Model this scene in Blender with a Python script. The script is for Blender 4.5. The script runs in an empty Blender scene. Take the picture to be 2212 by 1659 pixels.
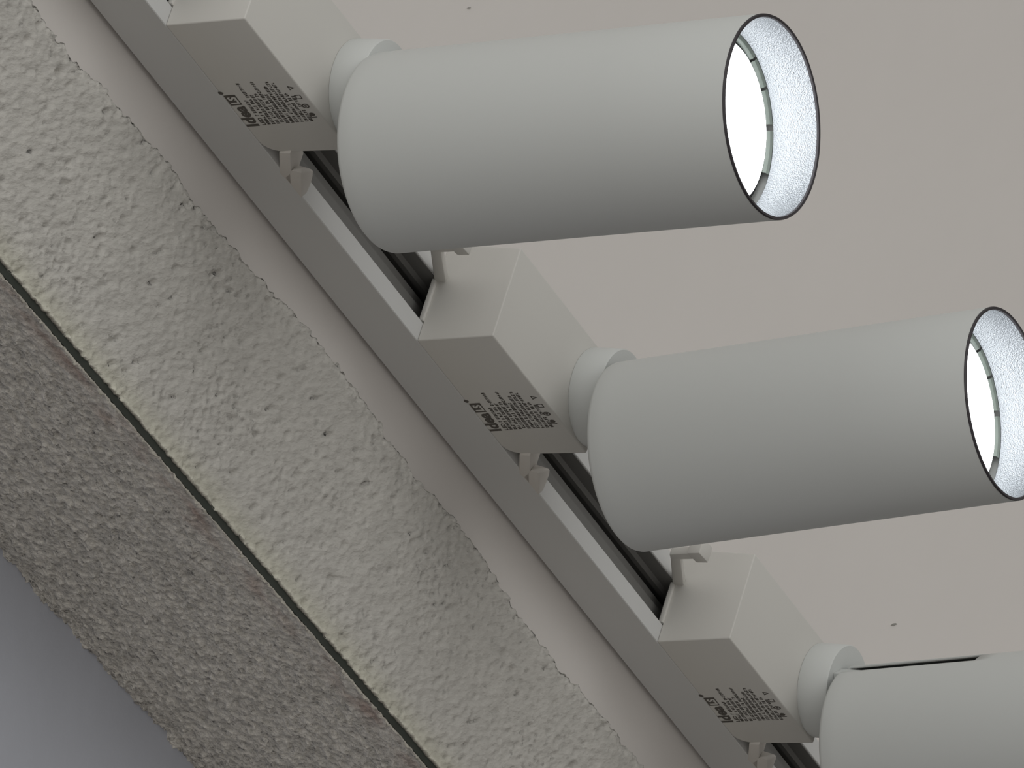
import bpy, bmesh, math, random
from mathutils import Vector, Matrix, Quaternion, noise

# ------------------------------------------------------------------ scene, camera, light
S = bpy.context.scene
C = bpy.context.collection
MM = 0.001
Z0 = 2.75                      # height of the plaster ceiling, metres

def W(x, y, z):                # millimetres relative to the track corner -> metres in the room
    return Vector((x * MM, y * MM, Z0 + z * MM))

cd = bpy.data.cameras.new('camera')
cam = bpy.data.objects.new('camera', cd); C.objects.link(cam)
cd.sensor_width = 36; cd.sensor_fit = 'HORIZONTAL'
cd.lens = 17336.86 * 36 / 2212
cd.clip_start = 0.05; cd.clip_end = 50
rx = Vector((-0.399099, 0.276212, -0.874315)); ry = Vector((-0.507651, -0.860626, -0.040160)); rz = Vector((-0.763551, 0.427819, 0.483695))
m = Matrix((( rx.x, -ry.x, -rz.x), (rx.y, -ry.y, -rz.y), (rx.z, -ry.z, -rz.z))).to_4x4()
m.translation = W(1933.433, -1097.493, -1285.845)
cam.matrix_world = m
S.camera = cam

S.view_settings.view_transform = 'Standard'; S.view_settings.look = 'None'
S.view_settings.gamma = 1; S.view_settings.use_curve_mapping = False
S.view_settings.exposure = 0.0
LIGHT_BASE, LIGHT_GRAD, LIGHT_LOBE, LIGHT_SIDE = 0.02, 0.42, 1.08, 0.85

wd = bpy.data.worlds.new('world'); S.world = wd; wd.use_nodes = True
bg = wd.node_tree.nodes['Background']
_n = wd.node_tree.nodes; _l = wd.node_tree.links
_tc = _n.new('ShaderNodeTexCoord')
def _dot(vec):
    d = _n.new('ShaderNodeVectorMath'); d.operation = 'DOT_PRODUCT'; d.inputs[1].default_value = vec
    _l.new(_tc.outputs['Generated'], d.inputs[0]); return d.outputs['Value']
def _math(op, a, b, clamp=False):
    k = _n.new('ShaderNodeMath'); k.operation = op; k.use_clamp = clamp
    for i, q in enumerate((a, b)):
        if isinstance(q, (int, float)): k.inputs[i].default_value = q
        else: _l.new(q, k.inputs[i])
    return k.outputs[0]
# soft room light: added background lobes, cool and bright from one side (+x, +y, low), warm and dim behind the camera
WARM, COOL = (1.0, 0.90, 0.80), (0.99, 1.0, 0.98)
_g = _math('ADD', _math('MULTIPLY', _dot((0.66, 0.55, -0.51)), 0.5), 0.5, True)
_lob2 = _math('POWER', _math('MAXIMUM', _dot((0.96, 0.20, -0.20)), 0.0), 3.0)
_lob = _math('POWER', _math('MAXIMUM', _dot((0.22, 0.36, -0.905)), 0.0), 14.0)
_st = _math('ADD', _math('ADD', _math('MULTIPLY', _g, LIGHT_GRAD), LIGHT_BASE), _math('ADD', _math('MULTIPLY', _lob, LIGHT_LOBE), _math('MULTIPLY', _lob2, LIGHT_SIDE)))
_mx = _n.new('ShaderNodeMix'); _mx.data_type = 'RGBA'
_mx.inputs['A'].default_value = (*WARM, 1); _mx.inputs['B'].default_value = (*COOL, 1)
_l.new(_g, _mx.inputs['Factor']); _l.new(_mx.outputs['Result'], bg.inputs[0]); _l.new(_st, bg.inputs[1])

# ------------------------------------------------------------------ helpers
def props(o, **k):
    for a, b in k.items(): o[a] = b
    return o

def link(name, me, mat, parent=None):
    o = bpy.data.objects.new(name, me); C.objects.link(o)
    if mat: me.materials.append(mat)
    if parent: o.parent = parent
    return o

def mesh(name, verts, faces, mat, parent=None, smooth=False, bevel=0, seg=2):
    me = bpy.data.meshes.new(name); me.from_pydata([tuple(v) for v in verts], [], faces); me.validate()
    bm = bmesh.new(); bm.from_mesh(me); bmesh.ops.recalc_face_normals(bm, faces=bm.faces)
    if bevel:
        bmesh.ops.bevel(bm, geom=[e for e in bm.edges if e.is_manifold and e.calc_face_angle(0) > 0.5], offset=bevel * MM, segments=seg, profile=0.5, affect='EDGES', clamp_overlap=True)
    bm.to_mesh(me); bm.free()
    if smooth or bevel:
        me.polygons.foreach_set('use_smooth', [True] * len(me.polygons))
        try: me.set_sharp_from_angle(angle=math.radians(35))
        except Exception: pass
    return link(name, me, mat, parent)

def vm(x, y, z): return Vector((x * MM, y * MM, z * MM))

def prism(pts, y0, y1, shift=None):
    """pts = (x, z) outline in mm, extruded along y; shift(x, y, z) may reshape."""
    f = shift or (lambda x, y, z: (x, y, z))
    n = len(pts)
    v = [vm(*f(x, y0, z)) for x, z in pts] + [vm(*f(x, y1, z)) for x, z in pts]
    fa = [tuple(range(n)), tuple(range(2 * n - 1, n - 1, -1))] + [(i, (i + 1) % n, n + (i + 1) % n, n + i) for i in range(n)]
    return v, fa

def extrude_x(prof, x0, x1, off=(0, 0, 0)):
    """closed (y, z) profile swept along x"""
    n = len(prof)
    v = [vm(x0, y, z) for y, z in prof] + [vm(x1, y, z) for y, z in prof]
    fa = [tuple(range(n)), tuple(range(2 * n - 1, n - 1, -1))] + [(i, (i + 1) % n, n + (i + 1) % n, n + i) for i in range(n)]
    return v, fa

def lathe(prof, n=128, closed=False):
    """(r, z) in mm revolved about the local z axis"""
    v = []; fa = []
    for r, z in prof:
        for k in range(n):
            a = 2 * math.pi * k / n
            v.append(vm(r * math.cos(a), r * math.sin(a), z))
    m_ = len(prof)
    for i in range(m_ if closed else m_ - 1):
        j = (i + 1) % m_
        for k in range(n):
            k2 = (k + 1) % n
            fa.append((i * n + k, i * n + k2, j * n + k2, j * n + k))
    return v, fa

def material(name, col, rough=0.5, metal=0.0, bump=None, spec=0.5, var=None, emit=None):
    mt = bpy.data.materials.new(name); mt.use_nodes = True
    nt = mt.node_tree; b = nt.nodes['Principled BSDF']
    b.inputs['Base Color'].default_value = (*col, 1); b.inputs['Roughness'].default_value = rough
    b.inputs['Metallic'].default_value = metal; b.inputs['Specular IOR Level'].default_value = spec
    if emit: b.inputs['Emission Color'].default_value = (*emit[0], 1); b.inputs['Emission Strength'].default_value = emit[1]
    co = nt.nodes.new('ShaderNodeTexCoord')
    if var:      # (scale, amount)
        n_ = nt.nodes.new('ShaderNodeTexNoise'); n_.inputs['Scale'].default_value = var[0]; n_.inputs['Detail'].default_value = 4
        nt.links.new(co.outputs['Object'], n_.inputs['Vector'])
        r_ = nt.nodes.new('ShaderNodeMapRange'); r_.inputs['To Min'].default_value = 1 - var[1]; r_.inputs['To Max'].default_value = 1 + var[1]
        nt.links.new(n_.outputs['Fac'], r_.inputs['Value'])
        mx = nt.nodes.new('ShaderNodeVectorMath'); mx.operation = 'SCALE'; mx.inputs[0].default_value = col
        nt.links.new(r_.outputs[0], mx.inputs['Scale']); nt.links.new(mx.outputs[0], b.inputs['Base Color'])
    if bump:     # list of (scale, distance_mm, strength)
        prev = None
        for sc, d, st in bump:
            n_ = nt.nodes.new('ShaderNodeTexNoise'); n_.inputs['Scale'].default_value = sc; n_.inputs['Detail'].default_value = 5
            nt.links.new(co.outputs['Object'], n_.inputs['Vector'])
            bp_ = nt.nodes.new('ShaderNodeBump'); bp_.inputs['Distance'].default_value = d * MM; bp_.inputs['Strength'].default_value = st
            nt.links.new(n_.outputs['Fac'], bp_.inputs['Height'])
            if prev: nt.links.new(prev.outputs[0], bp_.inputs['Normal'])
            prev = bp_
        nt.links.new(prev.outputs[0], b.inputs['Normal'])
    return mt

M = dict(
    plaster=material('ceiling_plaster', (0.70, 0.665, 0.64), 0.9, spec=0.1, var=(9, 0.03), bump=[(60, 0.5, 0.35), (900, 0.05, 0.4)]),
    soffit=material('grey_blue_paint', (0.49, 0.505, 0.56), 0.9, spec=0.1, var=(25, 0.05), bump=[(120, 0.6, 0.5), (700, 0.12, 0.5)]),
    white=material('white_powder_coat', (0.565, 0.577, 0.565), 0.5, spec=0.3, bump=[(2500, 0.02, 0.25)]),
    plastic=material('white_plastic', (0.595, 0.58, 0.55), 0.55, spec=0.3, bump=[(500, 0.03, 0.15)]),
    lug=material('ivory_plastic', (0.62, 0.59, 0.555), 0.5, spec=0.3),
    alu=material('track_paint', (0.60, 0.60, 0.595), 0.55, spec=0.3, bump=[(300, 0.03, 0.15)]),
    dark=material('dark_channel_plastic', (0.17, 0.167, 0.16), 0.5, spec=0.4),
    black=material('black_rubber', (0.02, 0.02, 0.02), 0.6, spec=0.3),
    print=material('grey_print', (0.11, 0.10, 0.09), 0.8, spec=0.1),
    rim=material('dark_rim', (0.035, 0.03, 0.035), 0.45, spec=0.4),
    strip=material('dark_joint', (0.035, 0.04, 0.033), 0.6, spec=0.3, var=(80, 0.3)),
    silver=material('speckled_silver', (0.36, 0.38, 0.405), 0.36, metal=0.8, bump=[(2200, 0.22, 1.0)]),
    clear=material('frosted_clip_ring', (0.24, 0.28, 0.25), 0.35, spec=0.6, var=(200, 0.25)),
    lens=material('glowing_lens', (1, 1, 1), 0.4, emit=((0.97, 0.99, 1.0), 4.0)),
    scuff=material('dark_scuff', (0.30, 0.29, 0.27), 0.9, spec=0.1),
)

def concrete_mat(name, rot, sc2, sharp, bd):
    mt = bpy.data.materials.new(name); mt.use_nodes = True
    nt = mt.node_tree; b = nt.nodes['Principled BSDF']; N = nt.nodes.new; L = nt.links.new
    b.inputs['Roughness'].default_value = 0.95; b.inputs['Specular IOR Level'].default_value = 0.08
    co = N('ShaderNodeTexCoord'); at = N('ShaderNodeAttribute'); at.attribute_name = 'tone'
    mpg = N('ShaderNodeMapping'); mpg.vector_type = 'TEXTURE'; mpg.inputs['Rotation'].default_value = rot; mpg.inputs['Scale'].default_value = sc2
    L(co.outputs['Object'], mpg.inputs['Vector'])
    n1 = N('ShaderNodeTexNoise'); n1.inputs['Scale'].default_value = 45; n1.inputs['Detail'].default_value = 6
    L(co.outputs['Object'], n1.inputs['Vector'])
    n2 = N('ShaderNodeTexNoise'); n2.inputs['Scale'].default_value = 520; n2.inputs['Detail'].default_value = 4; L(mpg.outputs[0], n2.inputs['Vector'])
    mr = N('ShaderNodeMapRange'); mr.inputs['To Min'].default_value = 0.90; mr.inputs['To Max'].default_value = 1.10; L(n1.outputs['Fac'], mr.inputs['Value'])
    mr2 = N('ShaderNodeMapRange'); mr2.inputs['From Min'].default_value = 0.3; mr2.inputs['From Max'].default_value = 0.7
    mr2.inputs['To Min'].default_value = 1 - sharp; mr2.inputs['To Max'].default_value = 1 + sharp; L(n2.outputs['Fac'], mr2.inputs['Value'])
    mm = N('ShaderNodeMath'); mm.operation = 'MULTIPLY'; L(mr.outputs[0], mm.inputs[0]); L(mr2.outputs[0], mm.inputs[1])
    sc = N('ShaderNodeVectorMath'); sc.operation = 'SCALE'; L(at.outputs['Color'], sc.inputs[0]); L(mm.outputs[0], sc.inputs['Scale'])
    L(sc.outputs[0], b.inputs['Base Color'])
    b1 = N('ShaderNodeBump'); b1.inputs['Distance'].default_value = bd * MM; b1.inputs['Strength'].default_value = 1.0; L(n2.outputs['Fac'], b1.inputs['Height'])
    L(b1.outputs[0], b.inputs['Normal'])
    return mt
M['concrete'] = concrete_mat('rough_concrete_underside', (0, 0, math.radians(-32)), (2.2, 1, 1), 0.07, 0.9)
M['concrete2'] = concrete_mat('rough_concrete_side', (0, math.radians(8), 0), (1.6, 1, 1), 0.26, 2.4)

# ------------------------------------------------------------------ setting
def slab(name, x0, x1, y0, y1, z0, z1, mat):
    v = [vm(x, y, z) for x in (x0, x1) for y in (y0, y1) for z in (z0, z1)]
    f = [(0, 1, 3, 2), (4, 6, 7, 5), (0, 4, 5, 1), (2, 3, 7, 6), (0, 2, 6, 4), (1, 5, 7, 3)]
    o = mesh(name, v, f, mat); o.location = (0, 0, Z0); return o

XA, XB = -720.0, 520.0
ceil = props(slab('ceiling', XA, XB, -24, 620, 0, 30, M['plaster']), kind='structure', label='smooth off-white plaster ceiling behind the row of spotlights')
sof = props(slab('ceiling_recess', XA, XB, -700, -90, 88.5, 110, M['soffit']), kind='structure', label='smooth blue-grey ceiling patch at the bottom left')

for cx_, cy_, ln_ in ((-1.0, 126.2, 1.2), (-393.0, 113.0, 2.2)):
    k_ = [vm(cx_ + ln_ * a, cy_ + ln_ * b, z) for z in (0.2, -0.25) for a, b in ((-1, .75), (-.2, .0), (.9, -.55), (.5, .0), (-.4, .6))]
    c_ = mesh('plaster_chip', k_, [(0, 1, 2, 3, 4), (9, 8, 7, 6, 5)] + [(i, (i + 1) % 5, 5 + (i + 1) % 5, 5 + i) for i in range(5)], M['scuff'], ceil)

# rough concrete beam: underside, joint, side face - one swept, displaced mesh
EDGE = [(-720, -25), (-300, -26), (-241, -26.3), (-200, -25.6), (-166, -26.6), (-146, -26.6), (-125, -24.3), (-100, -21.6), (-78, -21.6), (-49, -22.3), (-30, -21.3), (-10, -19.2), (19, -18), (46, -19),
        (72, -20.5), (92, -21.2), (112, -21.4), (126, -20.3), (144, -20.0), (165, -21.0), (186, -20.6), (196, -22.4), (214, -22.6), (231, -21), (520, -21)]
def edge_y(x):
    for (a, p), (b, q) in zip(EDGE, EDGE[1:]):
        if a <= x <= b: return p + (q - p) * (x - a) / (b - a)
    return EDGE[-1][1]
def fbm(x, y, z, o=4):
    return noise.fractal(Vector((x, y, z)), 1.0, 2.0, o)
def beam():
    YG, YB, ZT, ZU = -93.8, -96.9, 92.0, -6.0
    xs = []
    x = XA
    while x <= XB:
        xs.append(x); x += 0.9 if -290 < x < 270 else 4.0
    # profile parameter list: (kind, u)
    prof = [('side', 0.0), ('side', 0.25), ('side', .5), ('side', .75), ('side', 0.93)]
    nu = 84
    prof += [('under', i / nu) for i in range(nu + 1)]
    prof += [('gi', 0), ('gi', 1), ('go', 0), ('go', 1)]
    nb = 104
    prof += [('face', i / nb) for i in range(nb + 1)]
    verts = []; cols = []
    for x in xs:
        ye = edge_y(x) + 1.1 * fbm(x * .09, 3.1, 0) + 1.3 * fbm(x * .32, 7.7, 0, 5)
        g1 = YG + 0.55 * fbm(x * .45, 11, 0) + 0.2 * fbm(x * .06, 12, 0)
        g2 = YB + 0.45 * fbm(x * .5, 21, 0) + 0.2 * fbm(x * .06, 12, 0)
        for kd, u in prof:
            if kd == 'side':
                p = (x, ye + 0.6 * (1 - u), 2.5 + (ZU - 1.2 + 0.2 - 2.5) * u + 1.2 * u * u)
                c = (0.60, 0.58, 0.54)
            elif kd == 'under':
                y = ye + (g1 - ye) * u
                # anisotropic pits, elongated along (1, -.63)
                a = (x * .846 - y * .533); b = (x * .533 + y * .846)
                d = 0.45 * fbm(a * .07, b * .18, 0, 5) + 0.42 * fbm(a * .26, b * .65, 5)
                pit = noise.noise(Vector((a * .16, b * .42, 40)))
                if pit > .36: d += (pit - .36) * 6.0
                pit2 = noise.noise(Vector((a * .5, b * .9, 70))) + .35 * noise.noise(Vector((x * .02, y * .04, 9)))
                if pit2 > .46: d += (pit2 - .46) * 6.0
                e1_ = math.exp(-((ye - y) / 3.2) ** 2); e2_ = math.exp(-((y - g1) / 1.3) ** 2)
                rough_e = noise.noise(Vector((x * .55, y * .8, 3)))
                d += e1_ * (1.1 * abs(noise.noise(Vector((x * .16, 4, 4)))) + 1.5 * rough_e) + 0.9 * e1_ * (1 if abs(ye - y) < .2 else 0)
                d -= e2_ * (0.55 + 0.9 * rough_e)
                p = (x + .25 * rough_e, y, ZU + d)
                t = 0.5 + 0.5 * fbm(x * .012, y * .03, 8)
                warm = math.exp(-((y - g1) / 7.0) ** 2)
                cr = 0.49 + .03 * t
                k = max(0, min(.8, e2_ * (.75 + .7 * rough_e)))
                c = (cr * (1 + .04 * warm) , cr * .965 * (1 + .045 * warm), cr * (.905 - .05 * warm))
                c = tuple(ci * (1 - k) + di * k for ci, di in zip(c, (.64, .62, .54)))
                if e1_ > .3: c = tuple(ci * (1 + .10 * e1_ * (1 + 2 * rough_e)) for ci in c)
            elif kd == 'gi': p = (x, g1 - .1 - .3 * u, ZU + .3 + 1.0 * u); c = (.3, .28, .25)
            elif kd == 'go': p = (x, g2 + .35 - .2 * u, ZU + 1.2 - .9 * u); c = (.35, .33, .29)
            else:
                z = ZU + .5 + (ZT - ZU) * u
                d = 0.45 * fbm(x * .07, z * .16, 31, 5) + 0.65 * fbm(x * .30, z * .55, 35, 4) + .30 * noise.noise(Vector((x * .9, z * 1.1, 36)))
                e0 = math.exp(-((z - ZU) / 1.2) ** 2); eT = math.exp(-((z - 88) / 4.0) ** 2)
                r_ = noise.noise(Vector((x * .6, z, 50)))
                smooth = math.exp(-((z - ZU - 6) / 7.0) ** 2)
                d = (d * 1.9 + .55 * noise.noise(Vector((x * 1.3 + z * .4, z * 1.9, 90))) * (.6 + .6 * noise.noise(Vector((x * .1, z * .1, 91))))) * (1 - .5 * smooth) - e0 * (.4 + .9 * r_) + eT * (1.6 * fbm(x * .06, z * .05, 60) + 1.2 * r_)
                d = min(d, 0.6 * (1 - math.exp(-((z - ZU) / 5.0) ** 2)) * 3 - .1)
                p = (x, g2 + d, z + .3 * r_)
                t = 0.5 + 0.5 * fbm(x * .02, z * .05, 18)
                b0 = .66 + .03 * t
                c = (b0 * 1.0, b0 * .95, b0 * .87)
                stain = math.exp(-((z - ZU - 5) / 5.0) ** 2) * max(0, fbm(x * .05, z * .2, 77) + .35)
                c = (c[0] * (1 - .30 * stain), c[1] * (1 - .40 * stain), c[2] * (1 - .42 * stain))
                k = max(0, min(.8, e0 * (.6 + 1.2 * r_)))
                c = tuple(ci * (1 - k) + di * k for ci, di in zip(c, (.60, .575, .50)))
            verts.append(vm(*p)); cols.append(c)
    n = len(prof); faces = []
    for i in range(len(xs) - 1):
        for j in range(n - 1):
            faces.append((i * n + j, i * n + j + 1, (i + 1) * n + j + 1, (i + 1) * n + j))
    me = bpy.data.meshes.new('concrete_beam'); me.from_pydata(verts, [], faces); me.update()
    me.polygons.foreach_set('use_smooth', [True] * len(me.polygons))
    ca = me.color_attributes.new('tone', 'FLOAT_COLOR', 'POINT')
    flat = []
    for c in cols: flat += [c[0], c[1], c[2], 1.0]
    ca.data.foreach_set('color', flat)
    o = link('concrete_beam', me, M['concrete']); me.materials.append(M['concrete2'])
    mi = []
    for i in range(len(xs) - 1): mi += [1 if prof[j][0] == 'face' else 0 for j in range(n - 1)]
    me.polygons.foreach_set('material_index', mi)
    o.location = (0, 0, Z0)
    # winding: underside must face down
    if me.polygons[len(me.polygons) // 2].normal.z > 0 or False: me.flip_normals()
    props(o, label='rough grey concrete beam running diagonally beside the spotlight track', category='beam')
    v, f = extrude_x([(-93.4, -5.6), (-96.5, -5.6), (-96.5, -3.6), (-93.4, -3.6)], XA, XB)
    s = mesh('joint_strip', v, f, M['strip'], o); s['label'] = 'narrow dark joint strip along the beam edge'
beam()

# ------------------------------------------------------------------ track
HT = 21.95; TW = 30.0
track = bpy.data.objects.new('lighting_track', None); C.objects.link(track); track.location = W(0, 0, 0)
props(track, label='long white ceiling track with a dark channel, carrying three spotlights', category='lighting track')
T0, T1 = -700.0, 480.0
v, f = extrude_x([(5, 0), (5, -2.0), (0, -2.0), (0, -HT), (6.8, -HT), (6.8, -HT + 1.6), (1.5, -HT + 1.6), (1.5, -3.6), (6.2, -3.6), (6.2, -1.2), (TW - 6.2, -1.2), (TW - 6.2, -3.6), (TW - 1.5, -3.6), (TW - 1.5, -HT + 1.6), (23.2, -HT + 1.6), (23.2, -HT), (TW, -HT), (TW, -2.0), (TW - 5, -2.0), (TW - 5, 0)], T0, T1)  # undercut at the ceiling added to deepen the shade beside the track
mesh('housing', v, f, M['alu'], track, bevel=0.25, seg=1)
v, f = extrude_x([(6.4, -HT + 1.8), (6.4, -3), (24.0, -3), (24.0, -HT + 0.4), (22.9, -HT + .4), (22.9, -HT + 6), (21.6, -HT + 7.0), (21.6, -HT + 9), (22.9, -HT + 10), (22.9, -4), (18.5, -4), (18.5, -HT + 7.5), (14.5, -HT + 7.5), (14.5, -HT + 5.5), (7.4, -HT + 5.5), (7.4, -HT + 1.8)], T0 + .5, T1 - .5)
mesh('channel_liner', v, f, M['dark'], track)
for y in (19.6, 21.4):
    v, f = extrude_x([(y - .5, -4.0), (y - .5, -5.2), (y + .5, -5.2), (y + .5, -4.0)], T0 + 1, T1 - 1)
    mesh('conductor', v, f, M['black'], track)

# ------------------------------------------------------------------ spotlight
HB, LB = 26.74, 72.9
def text_mesh(body, size, extrude=0.0):
    cu = bpy.data.curves.new('t', 'FONT'); cu.body = body; cu.size = size; cu.extrude = extrude; cu.resolution_u = 3; cu.offset = size * 0.04
    o = bpy.data.objects.new('t', cu); C.objects.link(o)
    dg = bpy.context.evaluated_depsgraph_get(); dg.update()
    me = bpy.data.meshes.new_from_object(o.evaluated_get(dg))
    bpy.data.objects.remove(o)
    vs = [tuple(v_.co) for v_ in me.vertices]; fs = [tuple(p.vertices) for p in me.polygons]
    bpy.data.meshes.remove(me)
    return vs, fs
def near_y(z): return 3.0 * max(0, (-HT - z)) / HB        # draft of the printed face
def on_face(u, v_, lift=0.0):
    """text space: u reads along -x from the box's right end (x), v up -> point on the near face"""
    return vm(u, near_y(v_) - 0.06 - lift, v_)
def place_text(body, x_left, z_base, h, wfit, lift=0.0):
    vs, fs = text_mesh(body, 1.0)
    xs_ = [p[0] for p in vs]; ys_ = [p[1] for p in vs]
    w = max(xs_) - min(xs_); hh = max(ys_) - min(0, min(ys_))
    return [on_face(x_left + (p[0] - min(xs_)) / w * wfit, z_base + p[1] / max(ys_) * h, lift) for p in vs], fs
def merge(parts):
    V = []; F = []
    for v_, f_ in parts:
        b = len(V); V += v_; F += [tuple(i + b for i in q) for q in f_]
    return V, F
def quad(x0, x1, z0, z1, lift=0.0, sh=0.0):
    return [on_face(x0, z0, lift), on_face(x1, z0, lift), on_face(x1 + sh, z1, lift), on_face(x0 + sh, z1, lift)], [(0, 1, 2, 3)]
def ring(cx, cz, r0, r1, n=20, sx=1.0):
    V = []; F = []
    for k in range(n):
        a = 2 * math.pi * k / n
        V += [on_face(cx + sx * r0 * math.cos(a), cz + r0 * math.sin(a)), on_face(cx + sx * r1 * math.cos(a), cz + r1 * math.sin(a))]
    for k in range(n):
        a, b = 2 * k, 2 * ((k + 1) % n)
        F.append((a, a + 1, b + 1, b))
    return V, F
def disc(cx, cz, r, n=20, lift=0.0):
    return [on_face(cx + r * math.cos(2 * math.pi * k / n), cz + r * math.sin(2 * math.pi * k / n), lift) for k in range(n)], [tuple(range(n))]

def make_spot():
    root = bpy.data.objects.new('track_spotlight', None); C.objects.link(root)
    # adapter box, origin = near top corner at the +x end
    r = 7.0
    pts = [(0, -HT), (0, -HT - HB), (-LB - 1.6, -HT - HB - 0.6)]
    cx, cz = -LB + r, -HT - r
    for k in range(9):
        a = math.pi - k * math.pi / 2 / 8
        pts.append((cx + r * math.cos(a), cz + r * math.sin(a)))
    def shift(x, y, z):
        t = max(0, (-HT - z)) / HB
        return (x, y + (3.0 * t if y < 10 else -0.3 * t), z)
    v, f = prism(pts, 0, 36, shift)
    box = mesh('adapter_box', v, f, M['plastic'], root, bevel=0.5, seg=3)
    # thin plate riding in the track mouth, dark contact block above it
    v, f = prism([(1.0, -20.7), (1.0, -HT - .3), (-LB - 4, -HT - .3), (-LB - 4, -20.7)], 7.2, 22.6)
    mesh('track_plate', v, f, M['plastic'], root, bevel=0.2)
    v, f = prism([(-4, -17.6), (-4, -20.7), (-LB + 2, -20.7), (-LB + 2, -17.6)], 9.0, 21.0)
    mesh('contact_block', v, f, M['dark'], root)
    # near lug past the rounded end: tongue, then a wedge with a hook over the track lip
    V1 = prism([(-72.2, -26.3), (-72.2, -30.4), (-85.4, -24.4), (-92, -21.5), (-84.5, -20.5)], -0.12, 12.0)
    hullpts = [(-81.8, -0.12, -26.4), (-84.0, -0.12, -28.6), (-99.6, -0.12, -21.2), (-86.6, -0.12, -21.2), (-85.6, -0.12, -24.3), (-93.1, 6.6, -26.3), (-92.0, 6.6, -25.4), (-95.2, 6.6, -25.2), (-100.4, 6.6, -21.9), (-90, 6.6, -21.9), (-84, 2.0, -28.2), (-100.5, 2, -21.5)]
    hb = bmesh.new()
    for p in hullpts: hb.verts.new(vm(*p))
    bmesh.ops.convex_hull(hb, input=hb.verts)
    bmesh.ops.delete(hb, geom=[q for q in hb.verts if not q.link_faces], context='VERTS')
    hb.verts.index_update()
    V2 = ([q.co.copy() for q in hb.verts], [tuple(q.index for q in fc.verts) for fc in hb.faces]); hb.free()
    v, f = merge([V1, V2])
    mesh('mounting_lug', v, f, M['lug'], root, bevel=0.45)
    # locking lever at the other end, on the far side
    V1 = prism([(-4, -19.5), (18.5, -28.3), (21.5, -29.2), (24.0, -41.5), (19.8, -42.0), (18.3, -32.2), (10, -29.2), (-4, -24)], 22.0, 25.0)
    V2 = prism([(18.6, -38.6), (25.0, -37.6), (25.8, -42.8), (19.0, -43.4)], 21.0, 27.0)
    v, f = merge([V1, V2])
    mesh('locking_lever', v, f, M['plastic'], root, bevel=0.6)
    # print
    parts = [place_text('Idea', -57.4, -26.4, 4.1, 11.5)]
    parts += [quad(-45.3, -39.6, -26.4, -22.5, 0), disc(-38.2, -22.3, .85)]
    v, f = merge(parts); mesh('printed_logo', v, f, M['print'], box)
    v, f = place_text('LS', -44.5, -25.9, 2.8, 3.9, 0.03)
    mesh('logo_letters', v, f, M['plastic'], box)['label'] = 'pale letters inside the dark logo square'
    rnd = random.Random(5)
    parts = [place_text('LED', -57.2, -29.0, 1.35, 4.2)]
    ends = [-43.0, -33.5, -41, -40.0, -33.2, -41.0, -37.0, -34.5, -34.6, -41.5, -42.5]
    for i, xe in enumerate(ends):
        zb = -29.0 - i * 1.62; x = -57.0 if i else -52.0
        while x < xe:
            if rnd.random() < .11: x += .7; continue
            w = rnd.uniform(.5, .85)
            parts.append(quad(x, x + .36, zb, zb + 1.1, 0, 0))
            for _ in range(rnd.choice((1, 2, 2))):
                q = zb + rnd.choice((0, .42, .82)); parts.append(quad(x, x + w, q, q + .34))
            if rnd.random() < .45: parts.append(quad(x + w - .26, x + w, zb, zb + rnd.choice((.55, 1.1))))
            x += w + .28
    zi = -46.3
    parts += [ring(-48.7, zi, .75, 1.25), disc(-48.7, zi, .5), quad(-44.6, -44.25, zi - 1, zi + 1), quad(-42.8, -42.45, zi - 1, zi + 1), quad(-44.6, -42.45, zi - 1, zi - .7), quad(-44.6, -42.45, zi + .7, zi + 1)]
    parts += [([on_face(-39.6, zi + 1), on_face(-39.1, zi + 1), on_face(-38.4, zi - .4), on_face(-38.4, zi - 1.1)], [(0, 1, 2, 3)]), ([on_face(-37.2, zi + 1), on_face(-37.7, zi + 1), on_face(-38.4, zi - .4), on_face(-38.4, zi - 1.1)], [(0, 1, 2, 3)]), quad(-39.4, -37.4, zi + .7, zi + 1)]
    parts += [quad(-55.2, -54.8, zi - 1, zi + 1), disc(-53.4, zi, .95), quad(-54.8, -53.6, zi + .7, zi + 1.0)]
    v, f = merge(parts); mesh('printed_text', v, f, M['print'], box)
    # swivel neck
    nk = (-67.5, 20.0)
    zt = -HT - HB
    v, f = lathe([(0.01, zt + 1), (15.2, zt + 1), (15.2, zt - .35), (16.2, zt - .5), (16.3, zt - .9), (16.3, -59.6), (15.9, -60.2), (0.01, -60.2)], 96)
    n_ = mesh('neck', v, f, M['white'], root, smooth=True); n_.location = vm(*nk, 0)
    # lamp head: local origin = centre of its back end, axis = local -z
    R, L = 30.9, 132.7
    nseg = 192; slot_half = 4; slot_len = 52.0
    prof = [(0.01, 0), (6, 0), (14, 0), (22, 0), (R - 1.6, 0), (R - .8, -.25), (R - .25, -.8), (R, -1.6), (R, -6), (R, -20), (R, -36), (R, -slot_len), (R, -58), (R, -90), (R, -L + .6), (R - .15, -L + .1), (R - .5, -L)]
    V = []; F = []
    for r_, z_ in prof:
        for k in range(nseg):
            a = 2 * math.pi * (k - .5) / nseg
            V.append(vm(r_ * math.cos(a), r_ * math.sin(a), z_))
    for i in range(len(prof) - 1):
        for k in range(nseg):
            kk = k if k < nseg / 2 else k - nseg
            if -slot_half <= kk < slot_half and i >= 3 and prof[i + 1][1] >= -slot_len - .01: continue
            k2 = (k + 1) % nseg
            F.append((i * nseg + k, i * nseg + k2, (i + 1) * nseg + k2, (i + 1) * nseg + k))
    head = mesh('lamp_housing', V, F, M['white'], root, smooth=True)
    so = head.modifiers.new('wall', 'SOLIDIFY'); so.thickness = 0.9 * MM; so.offset = -1
    v, f = lathe([(0.01, -3), (26, -3), (26.5, -4), (26.5, -110), (0.01, -110)], 64)  # dark inner cylinder added so the open slot reads as shaded
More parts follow.
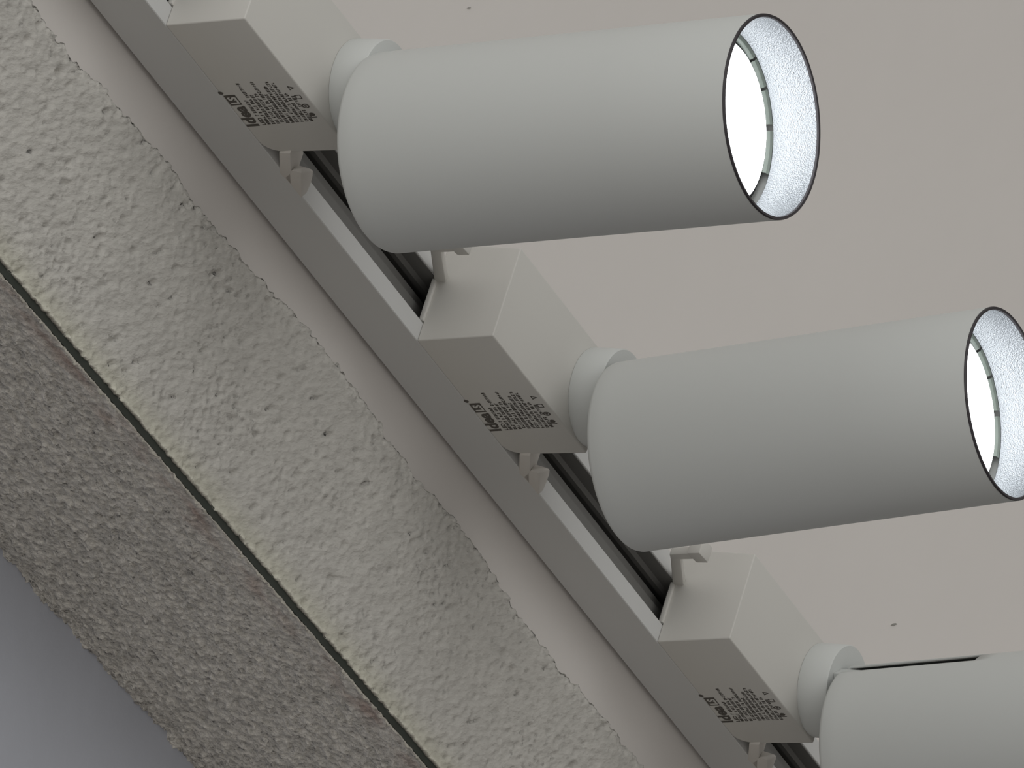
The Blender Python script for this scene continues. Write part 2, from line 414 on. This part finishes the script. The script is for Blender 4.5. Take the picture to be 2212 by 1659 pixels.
    mesh('dark_core', v, f, M['dark'], head, smooth=True)
    v, f = lathe([(R - .35, -L + .3), (R + .02, -L - .25), (R - .2, -L - .75), (R - 1.0, -L - .6), (R - 1.15, -L + .8), (R - .9, -L + 1.5)], nseg, True)
    mesh('rim', v, f, M['rim'], head, smooth=True)['label'] = 'thin dark rim'
    v, f = lathe([(R - 1.1, -L + .1), (R - 1.35, -L + 3), (R - 1.9, -L + 9), (R - 2.5, -L + 13.5), (R - 2.6, -L + 14), (R - 2.3, -L + 14.3)], nseg)
    rf = mesh('reflector', v, f, M['silver'], head, smooth=True); rf['label'] = 'speckled silver reflector'
    # clip ring behind the reflector: pale frosted segments with gaps, then a dark gap around the lens
    V = []; F = []
    for a0, a1 in ((-14, 22), (24, 44), (46, 68), (72, 101)):
        b0 = len(V); steps = max(2, int((a1 - a0) / 2))
        for s_ in range(steps + 1):
            a = math.radians(a0 + (a1 - a0) * s_ / steps)
            for r_, z_ in ((28.3, -L + 14.2), (27.3, -L + 14.6), (26.6, -L + 15.8), (26.6, -L + 20)):
                V.append(vm(r_ * math.cos(a), r_ * math.sin(a), z_))
        for s_ in range(steps):
            for q in range(3): F.append((b0 + s_ * 4 + q, b0 + s_ * 4 + q + 1, b0 + s_ * 4 + q + 5, b0 + s_ * 4 + q + 4))
    mesh('clip_ring', V, F, M['clear'], head, smooth=True)
    v, f = lathe([(25.6, -L + 15.4), (27.1, -L + 16), (27.2, -L + 24), (0.01, -L + 24)], 96)
    mesh('lens_seat', v, f, M['black'], head, smooth=True)
    v, f = lathe([(0.01, -L + 13.2), (12, -L + 13.4), (21, -L + 14.0), (24.8, -L + 14.6), (25.1, -L + 16.5), (0.01, -L + 17.5)], 96)
    mesh('lens', v, f, M['lens'], head, smooth=True)['label'] = 'glowing white lens'
    # arm from neck into the slot
    v, f = prism([(-3.3, -60.1), (3.3, -60.1), (3.3, -84), (2, -86), (-2, -86), (-3.3, -84)], -3.3, 3.3)
    arm = mesh('swivel_arm', v, f, M['white'], root, bevel=0.6)
    return root, head, arm

def pose(root, head, arm, x0, cx, cy, cz, tx, ty, slot):
    root.location = W(x0, 0, 0)
    a = Vector((tx, ty, -1)).normalized()
    q = Vector((0, 0, -1)).rotation_difference(a)
    head.rotation_mode = 'QUATERNION'
    head.rotation_quaternion = q @ Quaternion((0, 0, 1), math.radians(slot))
    head.location = vm(cx, cy, cz)
    s = math.radians(slot)
    arm.location = vm(cx + 26.4 * math.cos(s), cy + 26.4 * math.sin(s), 0)
    arm.rotation_euler = (0, 0, s)

def copy_tree(o, parent=None):
    c = o.copy(); C.objects.link(c); c.parent = parent
    for ch in [x for x in list(bpy.data.objects) if x.parent == o]: copy_tree(ch, c)
    return c
def child(o, key): return [x for x in o.children if x.name.split('.')[0] == key][0]

proto, ph, pa = make_spot()
SP = [(185.5, -75.4, 3.0, -62.0, .0598, .0898, 82, 'white cylinder track spotlight at the top, its whole lit opening in view'),
      (0.0, -69.7, -0.2, -67.9, .0535, .170, 82, 'white cylinder track spotlight in the middle, lit opening cut by the right edge'),
      (-198.5, -76.4, 0.3, -66.2, .0576, .125, 48, 'white cylinder track spotlight at the bottom right, opening out of view, dark slot showing')]
trees = [(proto, ph, pa)]
for _ in SP[1:]:
    c = copy_tree(proto); trees.append((c, child(c, 'lamp_housing'), child(c, 'swivel_arm')))
for (r_, h_, a_), s_ in zip(trees, SP):
    pose(r_, h_, a_, *s_[:7])
    props(r_, label=s_[7], category='spotlight', group='white spotlights on the ceiling track')
